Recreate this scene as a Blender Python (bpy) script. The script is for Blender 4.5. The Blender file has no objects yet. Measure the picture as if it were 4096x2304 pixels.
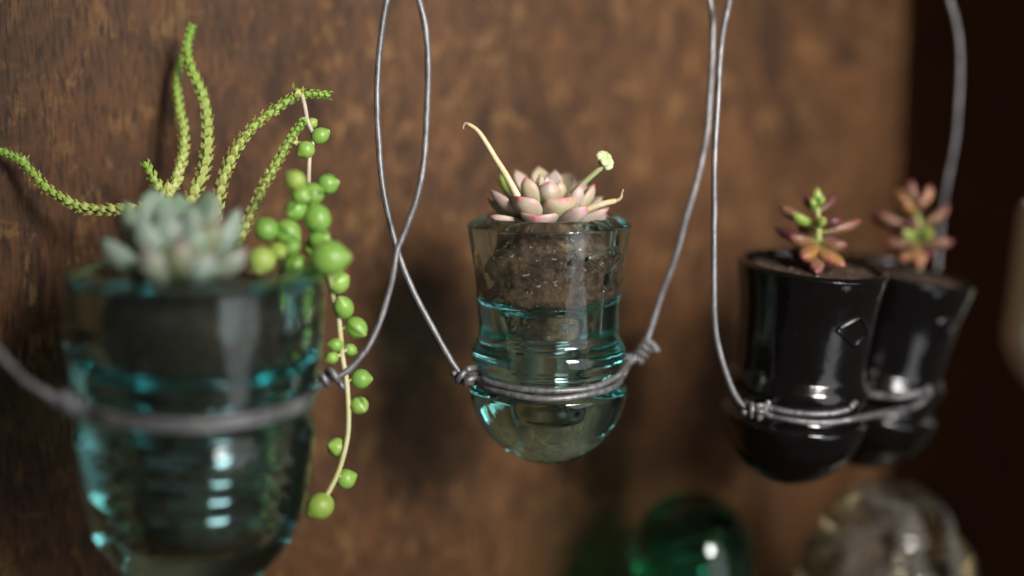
import bpy, bmesh, math, random
from mathutils import Vector, Matrix, Quaternion, noise
from mathutils.bvhtree import BVHTree

random.seed(7)
sc = bpy.context.scene
COL = sc.collection

# ------------------------------------------------------------------ camera
PITCH = math.radians(9.0)
CAM = Vector((0, 0, 1.45))
K = 36.0 / 50.0 / 4096.0
cam_data = bpy.data.cameras.new('camera')
cam_data.lens = 50; cam_data.sensor_width = 36
cam_data.clip_start = 0.01; cam_data.clip_end = 50
cam_data.dof.use_dof = True
cam_data.dof.focus_distance = 0.611
cam_data.dof.aperture_fstop = 1.5
cam = bpy.data.objects.new('camera', cam_data); COL.objects.link(cam)
cam.location = CAM
cam.rotation_euler = (math.pi / 2 - PITCH, 0, 0)
sc.camera = cam
UPV = Vector((0, math.sin(PITCH), math.cos(PITCH)))
FWD = Vector((0, math.cos(PITCH), -math.sin(PITCH)))

def at(px, py, d):
    return CAM + Vector((1, 0, 0)) * ((px - 2048) * K * d) + UPV * ((1152 - py) * K * d) + FWD * d

def project(p):
    v = p - CAM
    d = v.dot(FWD)
    return 2048 + v.x / (K * d), 1152 - v.dot(UPV) / (K * d), d

# ------------------------------------------------------------------ light
w = bpy.data.worlds.new('World'); sc.world = w; w.use_nodes = True
bg = w.node_tree.nodes['Background']
bg.inputs[0].default_value = (1.0, 0.95, 0.9, 1); bg.inputs[1].default_value = 0.05

def area(name, loc, target, sx, sy, power, col, spread=180):
    l = bpy.data.lights.new(name, 'AREA'); l.shape = 'RECTANGLE'; l.size = sx; l.size_y = sy
    l.energy = power; l.color = col; l.spread = math.radians(spread)
    o = bpy.data.objects.new(name, l); COL.objects.link(o)
    o.location = loc
    o.rotation_euler = (Vector(target) - Vector(loc)).to_track_quat('-Z', 'Y').to_euler()
    return o
TGT = (0.05, 0.68, 1.36)
area('window_light', (0.78, -0.50, 1.98), (0.035, 0.77, 1.44), 0.46, 0.52, 1.95, (1.0, 0.96, 0.91), 30)
area('side_window_light', (1.12, -0.48, 1.42), TGT, 1.1, 1.9, 6.2, (0.97, 0.97, 1.0), 150).data.shape = 'ELLIPSE'

sc.view_settings.view_transform = 'Standard'
sc.view_settings.look = 'None'
sc.view_settings.exposure = 0.0
sc.view_settings.gamma = 1.0
sc.cycles.use_denoising = True
sc.cycles.max_bounces = 20
sc.cycles.transmission_bounces = 16
sc.cycles.glossy_bounces = 8
sc.cycles.diffuse_bounces = 4
sc.cycles.sample_clamp_indirect = 8
sc.cycles.blur_glossy = 0.3

# ------------------------------------------------------------------ material helpers
def new_mat(name):
    m = bpy.data.materials.new(name); m.use_nodes = True
    nt = m.node_tree
    return m, nt, nt.nodes['Principled BSDF'], nt.nodes['Material Output']

def N(nt, typ, **kw):
    n = nt.nodes.new(typ)
    for k, v in kw.items(): setattr(n, k, v)
    return n

def tex_noise(nt, vec, scale, detail=4, rough=0.55, distort=0.0):
    n = N(nt, 'ShaderNodeTexNoise')
    n.inputs['Scale'].default_value = scale; n.inputs['Detail'].default_value = detail
    n.inputs['Roughness'].default_value = rough; n.inputs['Distortion'].default_value = distort
    nt.links.new(vec, n.inputs['Vector'])
    return n.outputs['Fac']

def mapping(nt, vec, scale, loc=(0, 0, 0)):
    n = N(nt, 'ShaderNodeMapping')
    n.inputs['Scale'].default_value = scale; n.inputs['Location'].default_value = loc
    nt.links.new(vec, n.inputs['Vector'])
    return n.outputs['Vector']

def ramp(nt, fac, stops):
    n = N(nt, 'ShaderNodeValToRGB')
    el = n.color_ramp.elements
    while len(el) > 1: el.remove(el[-1])
    el[0].position = stops[0][0]; el[0].color = tuple(stops[0][1]) + (1,)
    for p, c in stops[1:]:
        e = el.new(p); e.color = tuple(c) + (1,)
    nt.links.new(fac, n.inputs['Fac'])
    return n.outputs['Color']

def step(nt, fac, a, b):
    n = N(nt, 'ShaderNodeMapRange'); n.interpolation_type = 'SMOOTHSTEP'
    n.inputs['From Min'].default_value = a; n.inputs['From Max'].default_value = b
    nt.links.new(fac, n.inputs['Value'])
    return n.outputs['Result']

def mix(nt, fac, a, b, mode='MIX'):
    n = N(nt, 'ShaderNodeMix'); n.data_type = 'RGBA'; n.blend_type = mode
    for sock, v in ((n.inputs['Factor'], fac), (n.inputs[6], a), (n.inputs[7], b)):
        if hasattr(v, 'is_linked') or hasattr(v, 'links'): nt.links.new(v, sock)
        elif isinstance(v, (int, float)): sock.default_value = v
        else: sock.default_value = tuple(v) + (1,)
    return n.outputs[2]

def math_n(nt, op, a, b):
    n = N(nt, 'ShaderNodeMath'); n.operation = op
    for sock, v in ((n.inputs[0], a), (n.inputs[1], b)):
        if isinstance(v, (int, float)): sock.default_value = v
        else: nt.links.new(v, sock)
    return n.outputs[0]

def bump(nt, height, strength, dist, bsdf):
    n = N(nt, 'ShaderNodeBump'); n.inputs['Strength'].default_value = strength
    n.inputs['Distance'].default_value = dist
    nt.links.new(height, n.inputs['Height']); nt.links.new(n.outputs['Normal'], bsdf.inputs['Normal'])

def objco(nt):
    return N(nt, 'ShaderNodeTexCoord').outputs['Object']

def uvco(nt):
    return N(nt, 'ShaderNodeTexCoord').outputs['UV']

# wood ---------------------------------------------------------------
def wood_mat(name, dark, mid, red, tan, tan_amt=1.0, rough=0.5, spec=0.3):
    m, nt, b, out = new_mat(name)
    oc = objco(nt)
    fine = tex_noise(nt, mapping(nt, oc, (540, 40, 85)), 1, 6, 0.66, 0.3)
    mid_s = tex_noise(nt, mapping(nt, oc, (95, 20, 24), (3, 0, 7)), 1, 7, 0.66, 1.0)
    broad = tex_noise(nt, mapping(nt, oc, (22, 10, 17), (9, 2, 1)), 1, 4, 0.55, 0.6)
    blot = tex_noise(nt, mapping(nt, oc, (64, 20, 52), (1, 5, 2)), 1, 6, 0.66, 0.8)
    blot2 = tex_noise(nt, mapping(nt, oc, (17, 8, 13), (4, 4, 4)), 1, 5, 0.6, 0.5)
    speck = tex_noise(nt, mapping(nt, oc, (520, 60, 240)), 1, 4, 0.7)
    base = ramp(nt, mid_s, [(0.28, dark), (0.47, mid), (0.68, red)])
    base = mix(nt, math_n(nt, 'MULTIPLY', step(nt, broad, 0.42, 0.66), 0.75), base, red)
    # rubbed, paler patches where the finish has gone
    worn = math_n(nt, 'MULTIPLY', step(nt, blot, 0.50, 0.65), step(nt, fine, 0.34, 0.58))
    worn = math_n(nt, 'MULTIPLY', worn, tan_amt)
    base = mix(nt, worn, base, tan)
    # old dark finish left in blotches and in the pores
    old = math_n(nt, 'MULTIPLY', step(nt, blot2, 0.50, 0.68), 0.60)
    base = mix(nt, old, base, dark)
    pores = math_n(nt, 'MULTIPLY', step(nt, fine, 0.52, 0.38), 0.68)
    base = mix(nt, pores, base, tuple(c * 0.45 for c in dark))
    sp = math_n(nt, 'MULTIPLY', step(nt, speck, 0.62, 0.74), 0.35 * tan_amt)
    base = mix(nt, sp, base, tan)
    nt.links.new(base, b.inputs['Base Color'])
    rr = N(nt, 'ShaderNodeMapRange'); rr.inputs['To Min'].default_value = rough - 0.1; rr.inputs['To Max'].default_value = rough + 0.2
    nt.links.new(blot, rr.inputs['Value']); nt.links.new(rr.outputs['Result'], b.inputs['Roughness'])
    b.inputs['Specular IOR Level'].default_value = spec
    bump(nt, fine, 0.35, 0.0006, b)
    return m
M_WOOD = wood_mat('worn_wood', (0.015, 0.0070, 0.0030), (0.066, 0.0285, 0.0108), (0.112, 0.0475, 0.0163), (0.198, 0.106, 0.040), 0.75, 0.52, 0.2)
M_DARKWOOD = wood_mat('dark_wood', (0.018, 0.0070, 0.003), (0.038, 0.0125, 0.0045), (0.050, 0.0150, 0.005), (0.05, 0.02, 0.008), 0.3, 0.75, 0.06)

# glass --------------------------------------------------------------
def glass_mat(name, tint, absorb, density, rough=0.0, scatter=0.0):
    m, nt, b, out = new_mat(name)
    nt.nodes.remove(b)
    g = N(nt, 'ShaderNodeBsdfGlass'); g.inputs['IOR'].default_value = 1.5
    g.inputs['Color'].default_value = tuple(tint) + (1,)
    oc = objco(nt)
    dust = tex_noise(nt, mapping(nt, oc, (900, 900, 900)), 1, 3, 0.7)
    smear = tex_noise(nt, mapping(nt, oc, (60, 60, 18)), 1, 4, 0.6)
    rg = N(nt, 'ShaderNodeMapRange'); rg.inputs['From Min'].default_value = 0.45; rg.inputs['From Max'].default_value = 0.8
    rg.inputs['To Min'].default_value = rough; rg.inputs['To Max'].default_value = rough + 0.05
    nt.links.new(smear, rg.inputs['Value']); nt.links.new(rg.outputs['Result'], g.inputs['Roughness'])
    wav = tex_noise(nt, mapping(nt, oc, (70, 70, 45)), 1, 3, 0.5)
    bp = N(nt, 'ShaderNodeBump'); bp.inputs['Strength'].default_value = 0.4; bp.inputs['Distance'].default_value = 0.0010
    nt.links.new(wav, bp.inputs['Height']); nt.links.new(bp.outputs['Normal'], g.inputs['Normal'])
    d = N(nt, 'ShaderNodeBsdfDiffuse'); d.inputs['Color'].default_value = (0.45, 0.43, 0.40, 1)
    mx = N(nt, 'ShaderNodeMixShader')
    f = math_n(nt, 'ADD', math_n(nt, 'MULTIPLY', step(nt, dust, 0.66, 0.76), 0.45),
               math_n(nt, 'MULTIPLY', step(nt, smear, 0.4, 0.8), 0.006 + scatter))
    nt.links.new(f, mx.inputs[0]); nt.links.new(g.outputs[0], mx.inputs[1]); nt.links.new(d.outputs[0], mx.inputs[2])
    nt.links.new(mx.outputs[0], out.inputs['Surface'])
    va = N(nt, 'ShaderNodeVolumeAbsorption')
    va.inputs['Color'].default_value = tuple(absorb) + (1,); va.inputs['Density'].default_value = density
    nt.links.new(va.outputs[0], out.inputs['Volume'])
    return m
M_AQUA = glass_mat('aqua_glass', (0.97, 1.0, 0.995), (0.0, 0.87, 0.85), 11)
M_AQUA_DEEP = glass_mat('deep_aqua_glass', (0.95, 1.0, 0.995), (0.06, 0.82, 0.84), 10.5)
M_GREEN = glass_mat('emerald_glass', (0.9, 1.0, 0.95), (0.0, 0.75, 0.61), 58)
M_CLEAR = glass_mat('straw_glass', (1.0, 0.99, 0.95), (0.80, 0.74, 0.45), 12, 0.04, 0.32)

def dark_glass():
    m, nt, b, out = new_mat('black_glass')
    b.inputs['Base Color'].default_value = (0.0035, 0.003, 0.0035, 1)
    b.inputs['IOR'].default_value = 1.55
    oc = objco(nt)
    smear = tex_noise(nt, mapping(nt, oc, (55, 55, 20)), 1, 5, 0.65)
    r = N(nt, 'ShaderNodeMapRange'); r.inputs['From Min'].default_value = 0.4; r.inputs['From Max'].default_value = 0.75
    r.inputs['To Min'].default_value = 0.08; r.inputs['To Max'].default_value = 0.26
    nt.links.new(smear, r.inputs['Value']); nt.links.new(r.outputs['Result'], b.inputs['Roughness'])
    dust = tex_noise(nt, mapping(nt, oc, (700, 700, 700)), 1, 3, 0.7)
    c = mix(nt, math_n(nt, 'MULTIPLY', step(nt, dust, 0.64, 0.76), 0.25), (0.0032, 0.0026, 0.0026), (0.11, 0.10, 0.095))
    nt.links.new(c, b.inputs['Base Color'])
    bump(nt, tex_noise(nt, mapping(nt, oc, (70, 70, 40)), 1, 4), 0.5, 0.0010, b)
    return m
M_BLACK = dark_glass()

def milk_glass():
    m, nt, b, out = new_mat('milk_glass')
    oc = objco(nt)
    n = tex_noise(nt, mapping(nt, oc, (30, 30, 20)), 1, 4)
    c = mix(nt, n, (0.74, 0.74, 0.62), (0.84, 0.83, 0.72))
    nt.links.new(c, b.inputs['Base Color'])
    b.inputs['Roughness'].default_value = 0.25
    b.inputs['Subsurface Weight'].default_value = 0.4
    b.inputs['Subsurface Radius'].default_value = (0.01, 0.01, 0.008)
    return m
M_MILK = milk_glass()

def soil_mat(name='potting_soil', tone=1.0):
    m, nt, b, out = new_mat(name)
    oc = objco(nt)
    a = tex_noise(nt, mapping(nt, oc, (260, 260, 260)), 1, 6, 0.7)
    f = tex_noise(nt, mapping(nt, oc, (700, 700, 480)), 1, 4, 0.7)
    big = tex_noise(nt, mapping(nt, oc, (75, 75, 75)), 1, 5, 0.6, 0.7)
    c = ramp(nt, a, [(0.3, (0.034, 0.022, 0.017)), (0.5, (0.125, 0.082, 0.060)), (0.7, (0.28, 0.19, 0.13))])
    c = mix(nt, math_n(nt, 'MULTIPLY', step(nt, big, 0.48, 0.66), 0.6), c, (0.28, 0.19, 0.12))
    v = N(nt, 'ShaderNodeTexVoronoi'); v.inputs['Scale'].default_value = 430
    nz = N(nt, 'ShaderNodeTexNoise'); nz.inputs['Scale'].default_value = 420; nt.links.new(oc, nz.inputs['Vector'])
    vm = N(nt, 'ShaderNodeVectorMath'); vm.operation = 'MULTIPLY_ADD'; vm.inputs[1].default_value = (0.005, 0.005, 0.005)
    nt.links.new(nz.outputs['Color'], vm.inputs[0]); nt.links.new(oc, vm.inputs[2])
    nt.links.new(vm.outputs[0], v.inputs['Vector'])
    sel = N(nt, 'ShaderNodeSeparateColor'); nt.links.new(v.outputs['Color'], sel.inputs[0])
    perl = math_n(nt, 'MULTIPLY', step(nt, v.outputs['Distance'], 0.34, 0.22), step(nt, sel.outputs[0], 0.80, 0.84))
    c = mix(nt, perl, c, (0.60, 0.55, 0.47))
    c = mix(nt, 1.0, c, tone if isinstance(tone, tuple) else (tone, tone, tone), 'MULTIPLY')
    nt.links.new(c, b.inputs['Base Color'])
    b.inputs['Roughness'].default_value = 0.95
    b.inputs['Specular IOR Level'].default_value = 0.15
    h = math_n(nt, 'ADD', a, f)
    bump(nt, h, 0.9, 0.0015, b)
    return m
M_SOIL = soil_mat()
M_SOIL_WET = soil_mat('damp_soil', 0.42)
M_SOIL_BRIGHTENED = soil_mat('brightened_soil', (1.35, 1.10, 1.02))  # soil colour brightened and warmed to make up for light the glass absorbs
M_SOIL_DARK = soil_mat('dark_soil', 0.5)

def wire_mat():
    m, nt, b, out = new_mat('galvanised_wire')
    oc = objco(nt)
    n = tex_noise(nt, mapping(nt, oc, (350, 350, 120)), 1, 5, 0.65)
    c = ramp(nt, n, [(0.3, (0.09, 0.088, 0.092)), (0.5, (0.19, 0.186, 0.192)), (0.75, (0.34, 0.333, 0.34))])
    nt.links.new(c, b.inputs['Base Color'])
    b.inputs['Metallic'].default_value = 0.5
    r = N(nt, 'ShaderNodeMapRange'); r.inputs['To Min'].default_value = 0.32; r.inputs['To Max'].default_value = 0.62
    nt.links.new(n, r.inputs['Value']); nt.links.new(r.outputs['Result'], b.inputs['Roughness'])
    bump(nt, n, 0.25, 0.0003, b)
    return m
M_WIRE = wire_mat()

def leaf_mat(name, base, mid, mid2, tip, tip_at=0.86, rough=0.45, sss=0.25, scale=90, edge=None):
    m, nt, b, out = new_mat(name)
    uv = uvco(nt)
    s = N(nt, 'ShaderNodeSeparateXYZ'); nt.links.new(uv, s.inputs[0])
    oc = objco(nt)
    n = tex_noise(nt, mapping(nt, oc, (scale,) * 3), 1, 4, 0.6)
    fine = tex_noise(nt, mapping(nt, oc, (900, 900, 900)), 1, 3, 0.6)
    rnd = N(nt, 'ShaderNodeObjectInfo').outputs['Random']
    nr = math_n(nt, 'ADD', n, math_n(nt, 'MULTIPLY', math_n(nt, 'SUBTRACT', rnd, 0.5), 0.35))
    c = mix(nt, step(nt, nr, 0.38, 0.62), mid, mid2)
    c = mix(nt, step(nt, s.outputs['Y'], 0.45, 0.02), c, base)
    v = math_n(nt, 'ADD', s.outputs['Y'], math_n(nt, 'MULTIPLY', math_n(nt, 'SUBTRACT', n, 0.5), 0.12))
    if edge is not None:
        e = N(nt, 'ShaderNodeMath'); e.operation = 'ABSOLUTE'
        nt.links.new(math_n(nt, 'SUBTRACT', s.outputs['X'], 0.5), e.inputs[0])
        c = mix(nt, math_n(nt, 'MULTIPLY', step(nt, v, 0.45, 0.95), step(nt, e.outputs[0], 0.2, 0.5)), c, edge)
    c = mix(nt, step(nt, v, tip_at, min(tip_at + 0.13, 1.02)), c, tip)
    c = mix(nt, math_n(nt, 'MULTIPLY', step(nt, fine, 0.5, 0.72), 0.22), c, tuple(min(1, x * 1.25 + 0.06) for x in mid2))
    nt.links.new(c, b.inputs['Base Color'])
    b.inputs['Roughness'].default_value = rough
    b.inputs['Subsurface Weight'].default_value = sss
    b.inputs['Subsurface Radius'].default_value = (0.004, 0.003, 0.002)
    b.inputs['Subsurface Scale'].default_value = 0.5
    bump(nt, fine, 0.12, 0.0004, b)
    return m
M_PINK = leaf_mat('pink_succulent', (0.31, 0.37, 0.18), (0.42, 0.38, 0.23), (0.46, 0.38, 0.35), (0.60, 0.12, 0.16), 0.92, edge=(0.52, 0.31, 0.27))
M_SAGE = leaf_mat('sage_succulent', (0.14, 0.21, 0.09), (0.23, 0.34, 0.22), (0.31, 0.41, 0.33), (0.34, 0.26, 0.26), 0.92, edge=(0.31, 0.31, 0.28))
M_OLIVE = leaf_mat('olive_succulent', (0.10, 0.12, 0.05), (0.20, 0.22, 0.11), (0.26, 0.29, 0.22), (0.34, 0.24, 0.25), 0.90)
M_RED = leaf_mat('red_stonecrop', (0.15, 0.17, 0.04), (0.17, 0.085, 0.045), (0.25, 0.125, 0.09), (0.22, 0.06, 0.07), 0.85, 0.35)
M_DKRED = leaf_mat('burgundy_stonecrop', (0.096, 0.104, 0.024), (0.080, 0.024, 0.024), (0.136, 0.048, 0.048), (0.128, 0.024, 0.040), 0.8, 0.35)
M_ORANGE = leaf_mat('orange_stonecrop', (0.20, 0.19, 0.045), (0.29, 0.145, 0.045), (0.33, 0.165, 0.085), (0.26, 0.07, 0.07), 0.86, 0.35)
M_YGREEN = leaf_mat('green_stonecrop', (0.221, 0.289, 0.060), (0.187, 0.289, 0.043), (0.272, 0.340, 0.085), (0.297, 0.170, 0.085), 0.9, 0.35)
M_BUD = leaf_mat('pale_bud', (0.36, 0.48, 0.18), (0.42, 0.55, 0.24), (0.52, 0.58, 0.34), (0.56, 0.42, 0.38), 0.85, 0.4, 0.3, 200)

def simple_plant(name, c1, c2, rough=0.45, scale=200, sss=0.15, spec=0.5):
    m, nt, b, out = new_mat(name)
    oc = objco(nt)
    n = tex_noise(nt, mapping(nt, oc, (scale,) * 3), 1, 4, 0.6)
    c = mix(nt, step(nt, n, 0.35, 0.65), c1, c2)
    nt.links.new(c, b.inputs['Base Color'])
    b.inputs['Roughness'].default_value = rough
    b.inputs['Specular IOR Level'].default_value = spec
    b.inputs['Subsurface Weight'].default_value = sss
    b.inputs['Subsurface Radius'].default_value = (0.002, 0.003, 0.001)
    return m
M_STALK = simple_plant('pale_stalk', (0.60, 0.48, 0.26), (0.62, 0.56, 0.36), 0.5, 120)
M_STALKG = simple_plant('green_stalk', (0.38, 0.44, 0.20), (0.48, 0.50, 0.28), 0.5, 120)
M_DRY = simple_plant('dry_tip', (0.30, 0.22, 0.12), (0.50, 0.42, 0.24), 0.7, 400)
M_VINE = simple_plant('pale_vine', (0.52, 0.52, 0.22), (0.60, 0.56, 0.34), 0.5, 150)
M_VINE2 = simple_plant('woody_vine', (0.48, 0.40, 0.33), (0.56, 0.50, 0.38), 0.6, 150)
M_STEM = simple_plant('stonecrop_stem', (0.26, 0.30, 0.08), (0.36, 0.38, 0.14), 0.5, 150)

def pearl_mat():
    m, nt, b, out = new_mat('pearl_leaf')
    uv = uvco(nt)
    s = N(nt, 'ShaderNodeSeparateXYZ'); nt.links.new(uv, s.inputs[0])
    rnd = N(nt, 'ShaderNodeObjectInfo').outputs['Random']
    c = mix(nt, rnd, (0.12, 0.32, 0.04), (0.27, 0.46, 0.08))
    n = tex_noise(nt, mapping(nt, objco(nt), (250, 250, 250)), 1, 3)
    c = mix(nt, math_n(nt, 'MULTIPLY', n, 0.35), c, (0.42, 0.55, 0.17))
    # the darker see-through slit that runs to the tip of each bead
    e = N(nt, 'ShaderNodeMath'); e.operation = 'ABSOLUTE'
    nt.links.new(math_n(nt, 'SUBTRACT', s.outputs['X'], 0.5), e.inputs[0])
    c = mix(nt, math_n(nt, 'MULTIPLY', step(nt, e.outputs[0], 0.045, 0.02), 0.8), c, (0.06, 0.17, 0.015))
    c = mix(nt, step(nt, s.outputs['Y'], 0.975, 1.0), c, (0.38, 0.46, 0.16))
    nt.links.new(c, b.inputs['Base Color'])
    b.inputs['Roughness'].default_value = 0.38
    b.inputs['Subsurface Weight'].default_value = 0.3
    b.inputs['Subsurface Radius'].default_value = (0.002, 0.004, 0.001)
    return m
M_PEARL = pearl_mat()
M_PEARLY = leaf_mat('yellow_pearl', (0.28, 0.41, 0.07), (0.28, 0.41, 0.07), (0.37, 0.48, 0.11), (0.46, 0.46, 0.2), 0.95, 0.4)

def chain_mat():
    m, nt, b, out = new_mat('chain_leaf')
    uv = uvco(nt)
    s = N(nt, 'ShaderNodeSeparateXYZ'); nt.links.new(uv, s.inputs[0])
    oc = objco(nt)
    n = tex_noise(nt, mapping(nt, oc, (300, 300, 300)), 1, 3)
    # x: place on the scale (base to tip), y: place along the stem (foot to young growing end)
    c = ramp(nt, s.outputs['Y'], [(0.0, (0.56, 0.60, 0.20)), (0.45, (0.44, 0.55, 0.13)), (0.8, (0.28, 0.48, 0.07)), (1.0, (0.22, 0.48, 0.06))])
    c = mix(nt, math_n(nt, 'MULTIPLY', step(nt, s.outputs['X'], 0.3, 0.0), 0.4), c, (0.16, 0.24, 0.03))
    c = mix(nt, math_n(nt, 'MULTIPLY', n, 0.3), c, (0.48, 0.52, 0.20))
    nt.links.new(c, b.inputs['Base Color'])
    b.inputs['Roughness'].default_value = 0.5
    b.inputs['Subsurface Weight'].default_value = 0.1
    b.inputs['Subsurface Radius'].default_value = (0.001, 0.002, 0.0005)
    return m
M_CHAIN = chain_mat()
M_RUST = simple_plant('rusty_flower_husk', (0.42, 0.15, 0.05), (0.55, 0.24, 0.09), 0.7, 500)

# ------------------------------------------------------------------ mesh helpers
def obj(name, bm_or_me, mat=None, parent=None, smooth=True, **props):
    if isinstance(bm_or_me, bmesh.types.BMesh):
        me = bpy.data.meshes.new(name); bm_or_me.to_mesh(me); bm_or_me.free()
        if smooth:
            for p in me.polygons: p.use_smooth = True
    else:
        me = bm_or_me
    if mat is not None and not me.materials: me.materials.append(mat)
    o = bpy.data.objects.new(name, me); COL.objects.link(o)
    if parent is not None: o.parent = parent
    for k, v in props.items(): o[k] = v
    return o

def empty(name, loc, label, category, group=None, rot=None):
    o = bpy.data.objects.new(name, None); COL.objects.link(o)
    o.location = loc; o.empty_display_size = 0.01
    if rot is not None:
        o.rotation_mode = 'QUATERNION'; o.rotation_quaternion = rot
    o['label'] = label; o['category'] = category
    if group: o['group'] = group
    return o

def world_mat(o):
    if o.rotation_mode == 'QUATERNION': r = o.rotation_quaternion.to_matrix().to_4x4()
    else: r = o.rotation_euler.to_matrix().to_4x4()
    return Matrix.Translation(o.location) @ r

def interp(prof, n):
    """resample a (r, z) polyline with Catmull-Rom smoothing"""
    out = []
    for i in range(len(prof) - 1):
        p0 = prof[max(i - 1, 0)]; p1 = prof[i]; p2 = prof[i + 1]; p3 = prof[min(i + 2, len(prof) - 1)]
        for j in range(n):
            t = j / n
            def f(a, b, c, d):
                return 0.5 * (2 * b + (c - a) * t + (2 * a - 5 * b + 4 * c - d) * t * t + (3 * b - a - 3 * c + d) * t ** 3)
            out.append((max(0.0, f(p0[0], p1[0], p2[0], p3[0])), f(p0[1], p1[1], p2[1], p3[1])))
    out.append(prof[-1])
    return out

def lathe(prof, seg=96, seams=(), wob=0.0, seed=0, seam_h=0.00025):
    """closed surface of revolution; prof goes from axis to axis"""
    bm = bmesh.new()
    rings = []
    for (r, z) in prof:
        if r < 1e-6:
            rings.append([bm.verts.new((0, 0, z))])
        else:
            ring = []
            for i in range(seg):
                a = 2 * math.pi * i / seg
                rr = r
                for s in seams:
                    da = (a - s + math.pi) % (2 * math.pi) - math.pi
                    rr += seam_h * math.exp(-(da / 0.022) ** 2)
                if wob:
                    rr += wob * noise.noise(Vector((math.cos(a) * 1.3, math.sin(a) * 1.3, z * 28 + seed)))
                ring.append(bm.verts.new((rr * math.cos(a), rr * math.sin(a), z)))
            rings.append(ring)
    for a, b in zip(rings[:-1], rings[1:]):
        if len(a) == 1 and len(b) == 1: continue
        for i in range(seg):
            j = (i + 1) % seg
            if len(a) == 1: bm.faces.new((a[0], b[i], b[j]))
            elif len(b) == 1: bm.faces.new((a[i], b[0], a[j]))
            else: bm.faces.new((a[i], b[i], b[j], a[j]))
    bmesh.ops.recalc_face_normals(bm, faces=bm.faces)
    return bm

def smooth_path(pts, n=8):
    pts = [Vector(p) for p in pts]
    out = []
    for i in range(len(pts) - 1):
        p0 = pts[max(i - 1, 0)]; p1 = pts[i]; p2 = pts[i + 1]; p3 = pts[min(i + 2, len(pts) - 1)]
        for j in range(n):
            t = j / n
            out.append(0.5 * (2 * p1 + (p2 - p0) * t + (2 * p0 - 5 * p1 + 4 * p2 - p3) * t * t + (3 * p1 - p0 - 3 * p2 + p3) * t ** 3))
    out.append(pts[-1])
    return out

def frames(path):
    n = len(path)
    tang = []
    for i in range(n):
        t = path[min(i + 1, n - 1)] - path[max(i - 1, 0)]
        tang.append(t.normalized() if t.length > 1e-9 else Vector((0, 0, 1)))
    ref = Vector((0, 1, 0)) if abs(tang[0].y) < 0.9 else Vector((1, 0, 0))
    nrm = (ref - tang[0] * ref.dot(tang[0])).normalized()
    res = []
    for i in range(n):
        nrm = nrm - tang[i] * nrm.dot(tang[i])
        nrm.normalize()
        res.append((tang[i], nrm.copy(), tang[i].cross(nrm)))
    return res

def tube(bm, path, radius, seg=10, cap=True):
    """radius: number or function of t in 0..1"""
    fr = frames(path); n = len(path)
    rings = []
    for i, p in enumerate(path):
        r = radius(i / (n - 1)) if callable(radius) else radius
        _, u, v = fr[i]
        rings.append([bm.verts.new(p + (u * math.cos(2 * math.pi * k / seg) + v * math.sin(2 * math.pi * k / seg)) * r) for k in range(seg)])
    for a, b in zip(rings[:-1], rings[1:]):
        for k in range(seg):
            bm.faces.new((a[k], a[(k + 1) % seg], b[(k + 1) % seg], b[k]))
    if cap:
        for ring, p, t, s in ((rings[0], path[0], fr[0][0], -1), (rings[-1], path[-1], fr[-1][0], 1)):
            r = (ring[0].co - p).length
            c = bm.verts.new(p + t * s * r * 0.5)
            for k in range(seg):
                f = (ring[k], ring[(k + 1) % seg], c)
                bm.faces.new(f if s > 0 else f[::-1])
    return bm

def tube_obj(name, pts, radius, mat, parent, n=8, seg=10, smooth_it=True, origin=None):
    org = Vector(origin) if origin is not None else Vector((0, 0, 0))
    path = [p - org for p in (smooth_path(pts, n) if smooth_it else [Vector(p) for p in pts])]
    bm = bmesh.new(); tube(bm, path, radius, seg)
    return obj(name, bm, mat, parent)

# ------------------------------------------------------------------ setting: worn wooden wall, darker wall behind, shelf
W0 = at(0, 1152, 0.632); W1 = at(3580, 1152, 0.920)
wd = (W1 - W0); wd.z = 0; wall_len = wd.length; wd.normalize()
WN = Vector((wd.y, -wd.x, 0))           # towards the camera side
WANG = math.atan2(wd.y, wd.x)

def slab(name, x0, x1, y0, y1, z0, z1, mat, loc, ang, bevel=0.0015, **props):
    bm = bmesh.new()
    bmesh.ops.create_cube(bm, size=1)
    for v in bm.verts:
        v.co = Vector((x0 + (v.co.x + 0.5) * (x1 - x0), y0 + (v.co.y + 0.5) * (y1 - y0), z0 + (v.co.z + 0.5) * (z1 - z0)))
    bmesh.ops.bevel(bm, geom=list(bm.edges), offset=bevel, segments=2, affect='EDGES', profile=0.6)
    o = obj(name, bm, mat, None, smooth=False, **props)
    o.location = loc; o.rotation_euler = (0, 0, ang)
    return o
slab('wall', -0.55, wall_len, 0.0, 0.022, -0.55, 0.75, M_WOOD, (W0.x, W0.y, W0.z), WANG, kind='structure',
     label='worn brown wooden panel wall behind the hanging pots')
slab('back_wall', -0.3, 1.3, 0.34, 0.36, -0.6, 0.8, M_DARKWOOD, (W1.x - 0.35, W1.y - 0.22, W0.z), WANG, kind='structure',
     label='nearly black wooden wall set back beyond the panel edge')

# ------------------------------------------------------------------ pots
R_WIRE = 0.0014

class Axis:
    def __init__(self, rim, bot):
        self.rim = at(*rim); self.bot = at(*bot)
        self.up = (self.rim - self.bot).normalized()
    def z_for(self, py):
        """distance below the rim along the axis of the point that shows at row py"""
        lo, hi = -0.05, 0.25
        for _ in range(40):
            m = (lo + hi) / 2
            if project(self.rim - self.up * m)[1] < py: lo = m
            else: hi = m
        return (lo + hi) / 2
    def prof(self, rows):
        out = []
        for py, half in rows:
            z = self.z_for(py)
            out.append((half * K * project(self.rim - self.up * z)[2], -z))
        return out

def up_rot(up, spin=0.0):
    return Vector((0, 0, 1)).rotation_difference(up) @ Quaternion((0, 0, 1), spin)

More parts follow.
